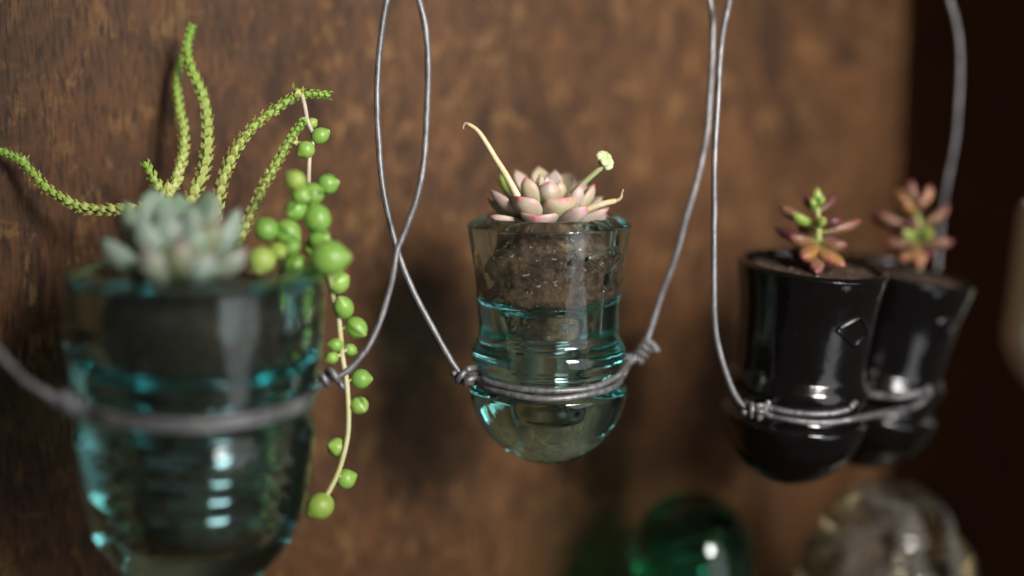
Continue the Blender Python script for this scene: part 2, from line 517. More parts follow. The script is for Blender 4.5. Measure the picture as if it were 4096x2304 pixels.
AX_C = Axis((2196, 895, 0.634), (2196, 1850, 0.6505))
AX_L = Axis((780, 1100, 0.544), (791, 2375, 0.565))
AX_B1 = Axis((3252, 1066, 0.662), (3140, 1906, 0.684))
AX_B2 = Axis((3626, 1092, 0.718), (3416, 1886, 0.740))

def threads(r0, r1, z0, z1, pitch, amp):
    out = []; n = max(2, int(abs(z1 - z0) / pitch * 8))
    for i in range(n + 1):
        t = i / n
        z = z0 + (z1 - z0) * t
        out.append((r0 + (r1 - r0) * t + amp * math.sin(2 * math.pi * (z - z0) / pitch), z))
    return out

# small insulator turned upside down: outer side read off the picture, z measured from the rim edge
outer_a = AX_C.prof([(895, 328), (899, 328.5), (905, 327), (940, 322), (1000, 310), (1100, 294), (1200, 287), (1300, 281), (1340, 282), (1362, 292), (1385, 304), (1408, 308),
                     (1432, 304), (1458, 290), (1480, 280), (1503, 276), (1524, 284), (1538, 304), (1552, 315), (1580, 312), (1620, 300), (1680, 275),
                     (1740, 230), (1790, 174), (1830, 100), (1846, 45), (1850, 0)])
def pot_small():
    lip = [(0.0274, 0.0024), (0.0285, 0.0037), (0.0305, 0.0035), (0.0340, 0.0019), (0.0358, 0.0007), (0.0363, 0.0003)]
    inner = [(0.0, -0.0865), (0.006, -0.0860), (0.0100, -0.0840), (0.0112, -0.0810)]
    inner += threads(0.0114, 0.0127, -0.0795, -0.050, 0.0042, 0.0008)
    inner += [(0.0131, -0.0475), (0.0134, -0.0425), (0.0142, -0.0385), (0.0175, -0.0366), (0.0215, -0.0352), (0.0234, -0.0322), (0.0247, -0.024), (0.0260, -0.012), (0.0268, -0.002)]
    return inner, lip
inner_a, lip_a = pot_small()
prof_a = interp(inner_a + lip_a, 2)[:-1] + [lip_a[-1]] + interp(outer_a, 5)
inner_k = [(0.0, -0.040), (0.020, -0.040), (0.0235, -0.034), (0.0270, -0.022), (0.0295, -0.012), (0.0312, -0.0045), (0.0318, -0.0015)]
lip_k = [(0.0322, 0.0006), (0.0332, 0.0014), (0.0346, 0.0014), (0.0358, 0.0008)]
prof_k = interp(inner_k + lip_k, 3)[:-1] + [lip_k[-1]] + interp(outer_a, 5)
outer_b = AX_L.prof([(1100, 510), (1120, 510), (1270, 509), (1450, 493), (1590, 478), (1615, 466), (1650, 456), (1685, 460), (1712, 471), (1760, 468), (1850, 455),
                     (2000, 432), (2120, 391), (2200, 340), (2260, 287), (2304, 240), (2350, 150), (2370, 70), (2375, 0)])
inner_b = [(0.0, -0.1080), (0.010, -0.1075), (0.0175, -0.1055), (0.0212, -0.1015)]
inner_b += threads(0.0220, 0.0275, -0.099, -0.046, 0.0076, 0.0012)
inner_b += [(0.0284, -0.0430), (0.0292, -0.0385), (0.0312, -0.0360), (0.0340, -0.0335), (0.0360, -0.0285), (0.0375, -0.018), (0.0385, -0.004)]
lip_b = [(0.0392, 0.0014), (0.0410, 0.0024), (0.0450, 0.0022), (0.0488, 0.0012)]
inner_b = [(r * 0.960, z * 0.960) for r, z in inner_b]; lip_b = [(r * 0.960, z * 0.960) for r, z in lip_b]
prof_b = interp(inner_b + lip_b, 2)[:-1] + [lip_b[-1]] + interp(outer_b, 5)

def add_bubbles(bm, spots):
    for (a, z, r, s) in spots:
        m = Matrix.Translation((r * math.cos(a), r * math.sin(a), z))
        res = bmesh.ops.create_uvsphere(bm, u_segments=10, v_segments=8, radius=s, matrix=m)
        fs = set()
        for v in res['verts']: fs.update(v.link_faces)
        bmesh.ops.reverse_faces(bm, faces=list(fs))

def make_pot(name, prof, ax, mat, label, spin, scale=1.0, seams=(), bubbles=(), wob=0.0003, group=None):
    length = -min(z for _, z in prof) * scale
    base = ax.rim - ax.up * length
    q = up_rot(ax.up, spin)
    root = empty(name, base, label, 'planter', group, q)
    bm = lathe([(r * scale, z * scale + length) for r, z in prof], 112, seams, wob, spin)
    add_bubbles(bm, [(a, z * scale + length, r, s) for a, z, r, s in bubbles])
    wm = world_mat(root)
    b2 = bm.copy(); b2.transform(wm)
    tree = BVHTree.FromBMesh(b2); b2.free()
    obj('glass_body', bm, mat, root)
    return root, tree, length

def hit(tree, px, py, lift=0.0):
    d = (at(px, py, 1.0) - CAM).normalized()
    loc, nrm, _, _ = tree.ray_cast(CAM, d)
    if loc is None:
        loc, nrm, _, _ = tree.find_nearest(at(px, py, 0.65))
    if nrm.dot(d) > 0: nrm = -nrm
    return loc + nrm * lift

SEAM = math.radians(-90 - 47)
bubs = [(math.radians(-90 - 62), -0.019, 0.0300, 0.0009), (math.radians(-90 - 55), -0.030, 0.0290, 0.0004)]
for _ in range(16):
    bubs.append((random.uniform(-math.pi, 0), random.uniform(-0.06, -0.04), random.uniform(0.019, 0.027), random.uniform(0.0002, 0.0005)))
for _ in range(8):
    bubs.append((random.uniform(-math.pi, 0), random.uniform(-0.105, -0.07), random.uniform(0.012, 0.018), random.uniform(0.0002, 0.0004)))
pot_c, tree_c, len_c = make_pot('glass_planter', prof_a, AX_C, M_AQUA, 'clear aqua glass planter with a pink tipped rosette, hung in double wire',
                                0.0, 1.0, (SEAM, SEAM + math.pi), bubs, group='upturned glass insulators used as planters')
bubs_l = [(random.uniform(-math.pi, 0), random.uniform(-0.11, -0.01), random.uniform(0.036, 0.042), random.uniform(0.0003, 0.0007)) for _ in range(14)]
pot_l, tree_l, len_l = make_pot('glass_planter', prof_b, AX_L, M_AQUA_DEEP, 'largest teal glass planter, holding the grey rosette and trailing bead plant',
                                0.0, 1.0, (), bubs_l, group='upturned glass insulators used as planters')
pot_b1, tree_b1, len_b1 = make_pot('glass_planter', prof_k, AX_B1, M_BLACK, 'glossy black glass planter with a whole diamond mark, nearer of the two',
                                   0.4, 0.962, (), group='upturned glass insulators used as planters')
pot_b2, tree_b2, len_b2 = make_pot('glass_planter', prof_k, AX_B2, M_BLACK, 'tilted black glass planter partly hidden behind the nearer black one',
                                   1.1, 0.945, (), group='upturned glass insulators used as planters')
# pale cup half out of the frame
prof_m = [(0, 0.012), (0.02, 0.011), (0.0265, 0.06), (0.028, 0.108), (0.030, 0.1105), (0.0325, 0.109), (0.0335, 0.10), (0.0348, 0.07), (0.0362, 0.045), (0.0368, 0.036),
          (0.0355, 0.028), (0.030, 0.016), (0.022, 0.007), (0.012, 0.0015), (0.0, 0.0)]
AX_M = Axis((4330, 830, 0.80), (4262, 1610, 0.822))
prof_m = interp([(r, z - 0.1105) for r, z in prof_m], 4)
pot_m, tree_m, len_m = make_pot('glass_planter', prof_m, AX_M, M_MILK, 'pale milky glass planter cut off by the edge of the photo', 0.0, 1.0,
                                group='upturned glass insulators used as planters')

def local_tube(name, pts, radius, mat, root, n=6, seg=8, closed=False):
    inv = world_mat(root).inverted()
    return tube_obj(name, [inv @ Vector(p) for p in pts], radius, mat, root, n, seg)

def ridge(tree, root, name, corners, mat, rad, lift=0.0):
    """raised moulded line on the glass: runs straight between the corners, hugging the surface"""
    pts = []
    for (a, b) in zip(corners[:-1], corners[1:]):
        for j in range(6):
            t = j / 6
            pts.append(hit(tree, a[0] + (b[0] - a[0]) * t, a[1] + (b[1] - a[1]) * t, lift))
    pts.append(hit(tree, corners[-1][0], corners[-1][1], lift))
    inv = world_mat(root).inverted()
    bm = bmesh.new()
    tube(bm, [inv @ p for p in pts], rad, 8)
    return obj(name, bm, mat, root)

def z5(x, y): return 2800 + x / 1.0733, 600 + y / 1.0733
def z4(x, y): return 1750 + x / 1.38, 850 + y / 1.38
ridge(tree_c, pot_c, 'diamond_emblem', [z4(818, 258), z4(985, 192), z4(1019, 238), z4(935, 330), z4(818, 258)], M_AQUA, 0.00085, 0.0002)
ridge(tree_c, pot_c, 'moulded_bar', [z4(915, 425), z4(905, 560), z4(897, 680)], M_AQUA_DEEP, 0.0006)
ridge(tree_b1, pot_b1, 'diamond_emblem', [z5(588, 772), z5(690, 716), z5(722, 778), z5(660, 842), z5(588, 772)], M_BLACK, 0.0011)
ridge(tree_b2, pot_b2, 'diamond_emblem', [z5(1018, 742), z5(1062, 722), z5(1088, 752), z5(1060, 792), z5(1018, 742)], M_BLACK, 0.0013)

# ------------------------------------------------------------------ soil
def make_soil(ax, length, scale, inner, rim_z, bottom_z, label, seed, dome=0.0015, mat=M_SOIL, deep=0.1):
    rnd = random.Random(seed)
    root_q = up_rot(ax.up, 0.0)
    base = ax.rim + ax.up * (bottom_z * scale)
    root = bpy.data.objects.new('potting_soil', None)
    side = [(r - 0.00045, z) for r, z in inner if bottom_z <= z <= rim_z and r > 0.004]
    rt = side[-1][0]
    prof = [(0, bottom_z)] + [(side[0][0], bottom_z)] + side
    for i in range(1, 9):
        t = i / 8
        prof.append((rt * (1 - t), rim_z + dome * math.sin(t * math.pi / 2)))
    prof[-1] = (0.0, rim_z + dome)
    prof = [(r * scale, (z - bottom_z) * scale) for r, z in prof]
    bm = lathe(interp(prof[1:-9], 4) and ([prof[0]] + interp(prof[1:-8], 4) + prof[-8:]), 96)
    top = (rim_z - bottom_z) * scale
    for v in bm.verts:
        if v.co.z > top - 0.0008:
            rr = v.co.xy.length / (rt * scale)
            v.co.z += 0.0011 * noise.noise(v.co * 260 + Vector((seed, 0, 0))) * (1 if rr < 0.93 else 0.3)
    for v in bm.verts:
        if 0.002 < v.co.z < top - 0.0028 and v.co.xy.length > 0.003:
            k = (0.00055 if v.co.z > top - deep else 0.0001) + 0.0009 * noise.noise(v.co * 130 + Vector((0, seed, 0))) + 0.0004 * noise.noise(v.co * 420)
            f = 1 + k / v.co.xy.length
            v.co.x *= f; v.co.y *= f
    o = obj('potting_soil', bm, mat, None, kind='stuff', label=label, category='soil')
    o.location = base; o.rotation_mode = 'QUATERNION'; o.rotation_quaternion = root_q
    g = bmesh.new()
    for _ in range(260):
        a = rnd.uniform(0, 2 * math.pi); r = rt * scale * math.sqrt(rnd.random()) * 0.94
        s = rnd.choice((0.0004, 0.0005, 0.0007, 0.0011))
        m = Matrix.Translation((r * math.cos(a), r * math.sin(a), top + dome * 0.6 * (1 - r / (rt * scale)) + s * 0.4)) @ \
            Matrix.Rotation(rnd.uniform(0, 6), 4, Vector((rnd.random(), rnd.random(), rnd.random() + 0.01)).normalized()) @ Matrix.Diagonal((s * rnd.uniform(.7, 1.6), s, s * rnd.uniform(.6, 1), 1))
        bmesh.ops.create_icosphere(g, subdivisions=1, radius=1, matrix=m)
    obj('soil_grain', g, mat, o, smooth=False, kind='stuff')
    bpy.data.objects.remove(root)
    return o
make_soil(AX_C, len_c, 1.0, inner_a, -0.0024, -0.0497, 'dark potting soil seen through the clear aqua planter', 1, mat=M_SOIL_BRIGHTENED, deep=0.029)
make_soil(AX_L, len_l, 1.0, inner_b, -0.004, -0.1035, 'dark soil under the grey rosette in the large teal planter', 2, mat=M_SOIL_WET, deep=0.020)
make_soil(AX_B1, len_b1, 0.962, inner_k, -0.0014, -0.036, 'brown crumbly soil level with the rim of the nearer black planter', 3, mat=M_SOIL_DARK)
make_soil(AX_B2, len_b2, 0.945, inner_k, -0.0014, -0.036, 'brown soil in the tilted black planter behind', 4, mat=M_SOIL_DARK)

# ------------------------------------------------------------------ leaves
def leaf_mesh(L, W, T, blunt=0.0, cup=0.15, bend=0.0, mucro=0.05, nl=14, nc=14, base_w=0.45):
    """thick succulent leaf along +Y, upper side +Z; blunt 0 = pointed, 1 = spoon shaped"""
    bm = bmesh.new(); uvl = bm.loops.layers.uv.new('UVMap')
    rings = []; info = {}
    for i in range(nl):
        t = i / (nl - 1)
        peak = 0.50 + 0.18 * blunt
        if t < peak:
            s = base_w + (1 - base_w) * math.sin(t / peak * math.pi / 2) ** 1.2
        else:
            u = (t - peak) / (1 - peak)
            s = (1 - u ** (1.9 + 1.6 * blunt)) ** (0.75 - 0.22 * blunt)
        if i == nl - 1: s = 0.02
        y = L * (t if i < nl - 1 else 1 + mucro)
        zc = bend * L * t * t
        th = T * (0.55 + 0.45 * math.sin(min(1, t * 1.15) * math.pi * 0.62)) * (s ** 0.6)
        ring = []
        for k in range(nc):
            a = 2 * math.pi * k / nc
            x = math.cos(a) * W / 2 * s
            z = math.sin(a)
            z = z * th * (0.32 if z > 0 else 0.68)
            z += cup * abs(x) ** 2 / (W / 2) * 1.1
            v = bm.verts.new((x, y, z + zc)); ring.append(v)
            info[v] = (0.5 + 0.5 * math.cos(a) * s, t)
        rings.append(ring)
    for a, b in zip(rings[:-1], rings[1:]):
        for k in range(nc):
            bm.faces.new((a[k], a[(k + 1) % nc], b[(k + 1) % nc], b[k]))
    bm.faces.new(rings[0][::-1]); bm.faces.new(rings[-1])
    bmesh.ops.recalc_face_normals(bm, faces=bm.faces)
    for f in bm.faces:
        for lp in f.loops: lp[uvl].uv = info[lp.vert]
    return bm

def put_leaf(root, base, tip, inward, W, T, mat, blunt=0.3, cup=0.15, bend=0.08, mucro=0.05, name='leaf', base_w=0.45):
    D = tip - base; L = D.length; D.normalize()
    Nn = inward - D * inward.dot(D)
    if Nn.length < 1e-5: Nn = Vector((0, 0, 1))
    Nn.normalize()
    # keep the tip on target although the blade bends
    tip2 = tip - Nn * (bend * L)
    D2 = (tip2 - base).normalized(); Nn = (Nn - D2 * Nn.dot(D2)).normalized()
    Xa = D2.cross(Nn)
    bm = leaf_mesh(L / (1 + mucro), W, T, blunt, cup, bend, mucro, base_w=base_w)
    o = obj(name, bm, mat, root)
    m = Matrix((Xa, D2, Nn)).transposed().to_4x4()
    rm = world_mat(root)
    mw = rm.inverted() @ (Matrix.Translation(base) @ m)
    o.location = mw.to_translation(); o.rotation_mode = 'QUATERNION'; o.rotation_quaternion = mw.to_quaternion()
    return o

# ---- pink tipped rosette in the clear planter
def z3(x, y, d): return at(1750 + x / 2.4156, 400 + y / 2.4156, d)
S3 = K * 0.63 / 2.4156
DC = 0.632
ros = empty('rosette_succulent', z3(1085, 1205, DC), 'pale pink tipped rosette succulent in the clear aqua planter', 'succulent')
core = z3(1085, 1130, DC)
axis_up = AX_C.up
def ros_leaf(root, tip, dep, base, bdep, wz, T, mat, blunt, centre, up_w=0.8, z=z3, S=S3, dc=DC, **kw):
    tp = z(tip[0], tip[1], dc + dep); bp = z(base[0], base[1], dc + bdep)
    out = tp - centre; out -= axis_up * out.dot(axis_up)
    inward = axis_up * up_w - (out.normalized() if out.length > 1e-4 else Vector((0, 0, 0))) * 0.75
    return put_leaf(root, bp, tp, inward, wz * S, T, mat, blunt, **kw)
LV = [  # tip, depth, base, base depth, width, thickness, blunt
    ((940, 1128), -0.0250, (1050, 1178), -0.006, 330, 0.0052, 0.9),
    ((1445, 1030), -0.0185, (1170, 1185), -0.006, 190, 0.0055, 0.7),
    ((782, 932), -0.0170, (960, 1150), -0.004, 285, 0.0056, 0.75),
    ((1234, 942), -0.0165, (1120, 1165), -0.004, 315, 0.0056, 0.9),
    ((515, 868), -0.0060, (900, 1150), -0.002, 215, 0.0056, 0.35),
    ((515, 1118), -0.0150, (900, 1190), -0.006, 140, 0.0050, 0.5),
    ((1655, 1035), -0.0060, (1260, 1190), -0.001, 150, 0.0050, 0.4),
    ((1465, 1192), -0.0235, (1200, 1203), -0.009, 120, 0.0042, 0.7),
    ((850, 742), -0.0085, (965, 1040), -0.001, 185, 0.0058, 0.5),
    ((1076, 785), -0.0070, (1075, 1040), 0.000, 200, 0.0056, 0.4),
    ((1188, 775), -0.0025, (1140, 1010), 0.002, 135, 0.0048, 0.35),
    ((1384, 815), -0.0060, (1250, 1110), 0.000, 160, 0.0052, 0.35),
    ((1513, 812), 0.0015, (1290, 1110), 0.002, 150, 0.0052, 0.35),
    ((748, 672), 0.0110, (960, 1050), 0.004, 190, 0.0052, 0.5),
    ((975, 638), 0.0140, (1040, 1030), 0.005, 195, 0.0052, 0.35),
    ((992, 716), 0.0010, (1050, 980), 0.003, 110, 0.0042, 0.2),
    ((1135, 674), 0.0060, (1120, 1000), 0.004, 160, 0.0048, 0.3),
    ((1262, 700), 0.0150, (1170, 1040), 0.006, 235, 0.0050, 0.8),
    ((488, 950), 0.0060, (860, 1170), 0.003, 150, 0.0048, 0.3),
    ((600, 740), 0.0190, (900, 1090), 0.006, 150, 0.0048, 0.3),
    ((1420, 760), 0.0150, (1230, 1080), 0.006, 180, 0.0050, 0.4),
    ((1590, 930), 0.0130, (1280, 1150), 0.005, 180, 0.0050, 0.4),
    ((860, 720), 0.0200, (1010, 1080), 0.008, 190, 0.0050, 0.4),
    ((1120, 760), 0.0240, (1100, 1110), 0.010, 220, 0.0050, 0.5),
    ((1340, 900), 0.0250, (1180, 1140), 0.009, 210, 0.0050, 0.5),
    ((700, 900), 0.0220, (960, 1140), 0.009, 200, 0.0050, 0.5),
    ((1050, 730), 0.0020, (1085, 960), 0.003, 80, 0.0036, 0.1),
    ((1090, 745), 0.0050, (1100, 960), 0.004, 85, 0.0036, 0.1),
    ((1640, 1110), 0.0080, (1270, 1185), 0.002, 150, 0.0045, 0.4),
]
for a in LV:
    ros_leaf(ros, a[0], a[1], a[2], a[3], a[4] * 1.1, a[5], M_PINK, a[6], core, cup=0.28, bend=0.12, mucro=0.06)
ros_leaf(ros, (608, 712), 0.017, (690, 900), 0.010, 75, 0.004, M_YGREEN, 0.6, core)
tube_obj('stem', [z3(1085, 1203, DC) - ros.location, z3(1085, 1120, DC) - ros.location, z3(1085, 1010, DC + 0.002) - ros.location], 0.0035, M_STALKG, ros)

def stalk(root, name, pts, r0, r1, mat, dep):
    P = [z3(x, y, DC + dp) - root.location for (x, y), dp in zip(pts, dep)]
    return tube_obj(name, P, lambda t: r0 + (r1 - r0) * t, mat, root, 6, 10)
s1 = stalk(ros, 'flower_stalk', [(775, 935), (722, 835), (640, 690), (560, 565), (480, 430), (400, 312), (345, 262), (300, 236)], 0.0017, 0.0008, M_STALK,
           [-0.013] * 8)
stalk(ros, 'dry_stalk_tip', [(305, 238), (282, 226), (262, 232), (250, 255), (252, 282)], 0.0007, 0.0003, M_DRY, [-0.013] * 5)
s2 = stalk(ros, 'flower_stalk', [(1300, 905), (1380, 830), (1480, 740), (1560, 672), (1608, 632)], 0.0014, 0.0011, M_STALKG, [-0.002, -0.004, -0.007, -0.009, -0.010])
s3 = stalk(ros, 'flower_stalk', [(1400, 1085), (1490, 1040), (1600, 1003), (1690, 980), (1722, 975)], 0.0017, 0.0010, M_STALK, [-0.010, -0.012, -0.013, -0.013, -0.013])
stalk(ros, 'dry_stalk_tip', [(1718, 976), (1750, 962), (1775, 938), (1780, 905), (1795, 865)], 0.0009, 0.0003, M_DRY, [-0.013] * 5)
# nodding bud head: small overlapping scales
BD = DC - 0.010
for (tx, ty), (bx, by), dp, wv in [((1532, 528), (1622, 570), 0.000, 62), ((1545, 506), (1640, 575), 0.0012, 66), ((1572, 494), (1652, 590), 0.0024, 66),
                              ((1540, 552), (1650, 585), -0.0014, 58), ((1568, 575), (1672, 600), -0.0022, 62), ((1600, 500), (1668, 600), 0.003, 70),
                              ((1548, 612), (1612, 612), 0.0005, 50), ((1630, 515), (1672, 620), 0.002, 70), ((1668, 676), (1628, 585), -0.0012, 86),
                              ((1682, 640), (1640, 560), 0.001, 76), ((1580, 598), (1675, 622), -0.0028, 60), ((1672, 560), (1640, 640), 0.0005, 70)]:
    put_leaf(ros, z3(bx, by, BD + dp * 0.3), z3(tx, ty, BD + dp), Vector((0, -1, 0.3)), wv * S3, 0.0024, M_BUD, 0.75, 0.05, 0.05, 0.02, 'bud')

# ---- grey green rosette in the large planter
def z7(x, y, d): return at(300 + x / 2.1467, 600 + y / 2.1467, d)
S7 = K * 0.532 / 2.1467
DL = 0.532
ros2 = empty('rosette_succulent', z7(880, 1110, DL), 'grey green rosette succulent, out of focus in the large teal planter', 'succulent')
core2 = z7(880, 1000, DL)
LV2 = [
    ((415, 440), 0.004, (800, 1020), 0.002, 215, 0.0085, M_SAGE, 0.15),
    ((225, 760), -0.004, (720, 1080), -0.002, 165, 0.0080, M_SAGE, 0.15),
    ((655, 335), 0.014, (820, 950), 0.006, 280, 0.0080, M_SAGE, 0.55),
    ((880, 365), 0.020, (880, 960), 0.008, 250, 0.0080, M_SAGE, 0.4),
    ((1175, 345), 0.012, (950, 960), 0.006, 280, 0.0080, M_SAGE, 0.45),
    ((790, 520), -0.006, (860, 990), 0.000, 260, 0.0090, M_SAGE, 0.3),
    ((920, 780), -0.022, (890, 1110), -0.006, 280, 0.0090, M_OLIVE, 0.4),
    ((600, 860), -0.022, (830, 1110), -0.006, 250, 0.0090, M_OLIVE, 0.3),
    ((1225, 585), -0.008, (960, 1060), -0.002, 220, 0.0085, M_OLIVE, 0.3),
    ((1410, 500), 0.006, (1030, 1030), 0.002, 180, 0.0080, M_SAGE, 0.15),
    ((1475, 850), -0.004, (1060, 1075), -0.002, 175, 0.0080, M_OLIVE, 0.25),
    ((1060, 640), -0.014, (910, 1060), -0.003, 220, 0.0085, M_SAGE, 0.3),
    ((560, 560), -0.010, (830, 1040), -0.001, 210, 0.0085, M_SAGE, 0.2),
    ((1010, 470), 0.004, (900, 940), 0.003, 190, 0.0075, M_SAGE, 0.2),
    ((740, 450), 0.006, (860, 930), 0.003, 190, 0.0075, M_SAGE, 0.2),
    ((1160, 900), -0.020, (940, 1110), -0.006, 220, 0.0080, M_SAGE, 0.4),
    ((1320, 620), 0.020, (960, 1010), 0.008, 210, 0.0080, M_SAGE, 0.3),
    ((430, 640), 0.018, (820, 1030), 0.006, 210, 0.0080, M_SAGE, 0.3),
]
for a in LV2:
    ros_leaf(ros2, a[0], a[1], a[2], a[3], a[4] * 1.25, a[5] * 1.1, a[6], a[7] + 0.08, core2, z=z7, S=S7, dc=DL, cup=0.12, bend=0.10, mucro=0.04)
tube_obj('stem', [z7(880, 1115, DL) - ros2.location, z7(880, 900, DL + 0.003) - ros2.location], 0.005, M_STALKG, ros2)

# ---- chain plant: stems clad in tiny overlapping scales
def z1(x, y, d): return at(x / 1.26, y / 1.26, d)
def along(path):
    ds = [0.0]
    for a, b in zip(path[:-1], path[1:]): ds.append(ds[-1] + (b - a).length)
    return ds
chain = empty('watch_chain_plant', z1(1000, 1330, 0.590), 'bright green chain plant, six scaly stems rising behind the grey rosette', 'succulent')
def chain_stem(pts, deps, thick=1.0, seed=0, husk=True):
    rnd = random.Random(seed); thick0 = thick
    P = [z1(x, y, d if d < 0.605 else 0.605 + (d - 0.605) * 1.3) - chain.location for (x, y), d in zip(pts, deps)]
    path = smooth_path(P, 14)
    ds = along(path); total = ds[-1]; fr = frames(path)
    bm = bmesh.new()
    stem = tube_obj('stem', path, lambda t: (0.00105 if t < 0.85 else 0.00105 - 0.0005 * (t - 0.85) / 0.15) * thick, M_STEM, chain, smooth_it=False, seg=8)
    uvl = bm.loops.layers.uv.new('UVMap')
    hk = bmesh.new()
    pos = 0.0; k = 0; idx = 0
    while pos < total:
        while idx < len(ds) - 2 and ds[idx + 1] < pos: idx += 1
        f = (pos - ds[idx]) / max(1e-9, ds[idx + 1] - ds[idx])
        p = path[idx].lerp(path[idx + 1], f)
        t, u, v = fr[idx]
        s = pos / total
        young = max(0.0, (s - 0.72) / 0.28)
        thick = thick0 * (1.12 - 0.26 * s) * (1 + 0.10 * noise.noise(Vector((pos * 160, seed, 0))))
        ang0 = k * math.pi / 2 + 0.35 + rnd.uniform(-0.2, 0.2)
        for h in (0, 1):
            a = ang0 + h * math.pi
            o = u * math.cos(a) + v * math.sin(a)
            side = t.cross(o)
            ll = (0.0041 - 0.0012 * young) * thick * rnd.uniform(0.88, 1.12)
            ww = (0.00165 - 0.0003 * young) * thick * rnd.uniform(0.9, 1.1)
            ro = 0.0010 * thick
            spread = (0.00145 + rnd.uniform(-0.0002, 0.0003)) * thick * (1 - 0.35 * young)
            b0 = p + o * ro
            vs = [b0 - side * ww * 0.75 - o * 0.0003, b0 + side * ww * 0.75 - o * 0.0003,
                  b0 + t * ll * 0.45 + o * spread * 0.75 + side * ww - o * 0.0004, b0 + t * ll * 0.45 + o * spread * 0.75 - side * ww - o * 0.0004,
                  b0 + t * ll + o * spread, b0 + t * ll * 0.38 + o * (spread * 0.75 + 0.0006 * thick), b0 + t * ll * 0.5 + o * spread * 0.3]
            V = [bm.verts.new(x) for x in vs]
            uvx = [0.0, 0.0, 0.55, 0.55, 1.0, 0.6, 0.3]
            for face in ((0, 1, 5), (1, 2, 5), (2, 4, 5), (4, 3, 5), (3, 0, 5), (2, 6, 4), (4, 6, 3), (1, 6, 2), (3, 6, 0), (0, 6, 1)):
                fc = bm.faces.new([V[i] for i in face])
                for lp, i in zip(fc.loops, face): lp[uvl].uv = (uvx[i], s)
            if husk and s < 0.86 and rnd.random() < 0.55:
                c = b0 + t * ll * 0.9 + o * (spread * 1.05 + 0.0002) + side * rnd.uniform(-0.0004, 0.0004)
                for _ in range(3):
                    m = Matrix.Translation(c + Vector((rnd.uniform(-1, 1), rnd.uniform(-1, 1), rnd.uniform(-1, 1))) * 0.00035) @ Matrix.Diagonal((0.00022, 0.00022, 0.00045, 1))
                    bmesh.ops.create_icosphere(hk, subdivisions=1, radius=1, matrix=m)
        k += 1
        pos += (0.00225 - 0.0008 * young) * thick
    bmesh.ops.recalc_face_normals(bm, faces=bm.faces)
    me = obj('scale_leaf', bm, M_CHAIN, stem, smooth=False, kind='stuff')
    if husk: obj('flower_husk', hk, M_RUST, stem, kind='stuff')
    else: hk.free()
    return stem
chain_stem([(860, 1120), (790, 1075), (700, 1052), (600, 1055), (520, 1060), (420, 1045), (330, 1010), (240, 950), (170, 880), (100, 808), (8, 760)],
           [0.590, 0.594, 0.599, 0.602, 0.605, 0.607, 0.609, 0.610, 0.611, 0.612, 0.613], 1.0, 1)
chain_stem([(110, 825), (122, 790)], [0.6125, 0.6125], 0.8, 21, False)
chain_stem([(930, 1130), (850, 1010), (800, 940), (762, 880), (735, 828)], [0.60, 0.606, 0.61, 0.612, 0.613], 1.15, 2)
chain_stem([(900, 1150), (850, 975), (880, 930), (905, 850), (925, 760), (925, 660), (905, 560), (892, 450), (895, 350), (905, 285)],
           [0.598, 0.608, 0.612, 0.617, 0.622, 0.626, 0.63, 0.634, 0.638, 0.64], 1.05, 3)
chain_stem([(930, 1150), (965, 1010), (1000, 930), (1030, 840), (1045, 740), (1045, 640), (1035, 530), (1000, 430), (955, 320), (945, 230), (968, 135)],
           [0.600, 0.606, 0.609, 0.613, 0.617, 0.62, 0.623, 0.626, 0.628, 0.63, 0.632], 1.1, 4)
chain_stem([(1080, 1150), (1100, 1010), (1115, 940), (1140, 860), (1180, 770), (1240, 680), (1320, 600), (1420, 528), (1500, 482), (1580, 474), (1655, 481)],
           [0.600, 0.603, 0.604, 0.606, 0.608, 0.610, 0.611, 0.612, 0.613, 0.613, 0.613], 1.0, 5)
chain_stem([(1490, 490), (1500, 445)], [0.6115, 0.6115], 0.9, 22, False)
chain_stem([(1130, 1360), (1190, 1250), (1215, 1190), (1250, 1110), (1290, 1020), (1330, 930), (1390, 830), (1440, 740), (1490, 660), (1530, 608)],
           [0.594, 0.597, 0.598, 0.599, 0.600, 0.601, 0.602, 0.603, 0.604, 0.604], 0.95, 6)
chain_stem([(1470, 725), (1500, 706)], [0.6025, 0.6025], 0.7, 23, False)

# ---- string of pearls
def p2(x, y, d): return at(x * 1.59006, y * 1.59006, d)
pearls = empty('string_of_pearls', p2(760, 690, 0.585), 'trailing vine of round green bead leaves spilling over the teal planter', 'succulent')
def vine(pts, r, mat):
    return tube_obj('vine', [p2(*p) - pearls.location for p in pts], r, mat, pearls, 8, 8)
vine([(758, 232, 0.615), (766, 265, 0.614), (774, 305, 0.613), (789, 345, 0.612), (780, 385, 0.611), (777, 430, 0.609), (778, 470, 0.606), (786, 520, 0.602),
      (795, 580, 0.594), (790, 640, 0.588), (770, 692, 0.584)], 0.00095, M_VINE2)
vine([(740, 690, 0.582), (775, 672, 0.576), (805, 655, 0.573), (826, 690, 0.576), (836, 740, 0.588), (850, 790, 0.592), (857, 850, 0.594), (862, 900, 0.596), (872, 960, 0.597), (876, 1020, 0.597), (876, 1080, 0.597),
      (868, 1130, 0.596), (850, 1190, 0.595), (822, 1245, 0.594), (790, 1290, 0.594)], 0.00110, M_VINE)
vine([(752, 690, 0.583), (735, 640, 0.583), (728, 590, 0.584), (745, 535, 0.587), (760, 490, 0.588), (745, 455, 0.588)], 0.0007, M_VINE)
vine([(762, 690, 0.585), (720, 650, 0.575), (690, 640, 0.571), (656, 662, 0.569)], 0.0007, M_VINE)
vine([(728, 600, 0.584), (700, 590, 0.582), (672, 585, 0.580)], 0.0006, M_VINE)

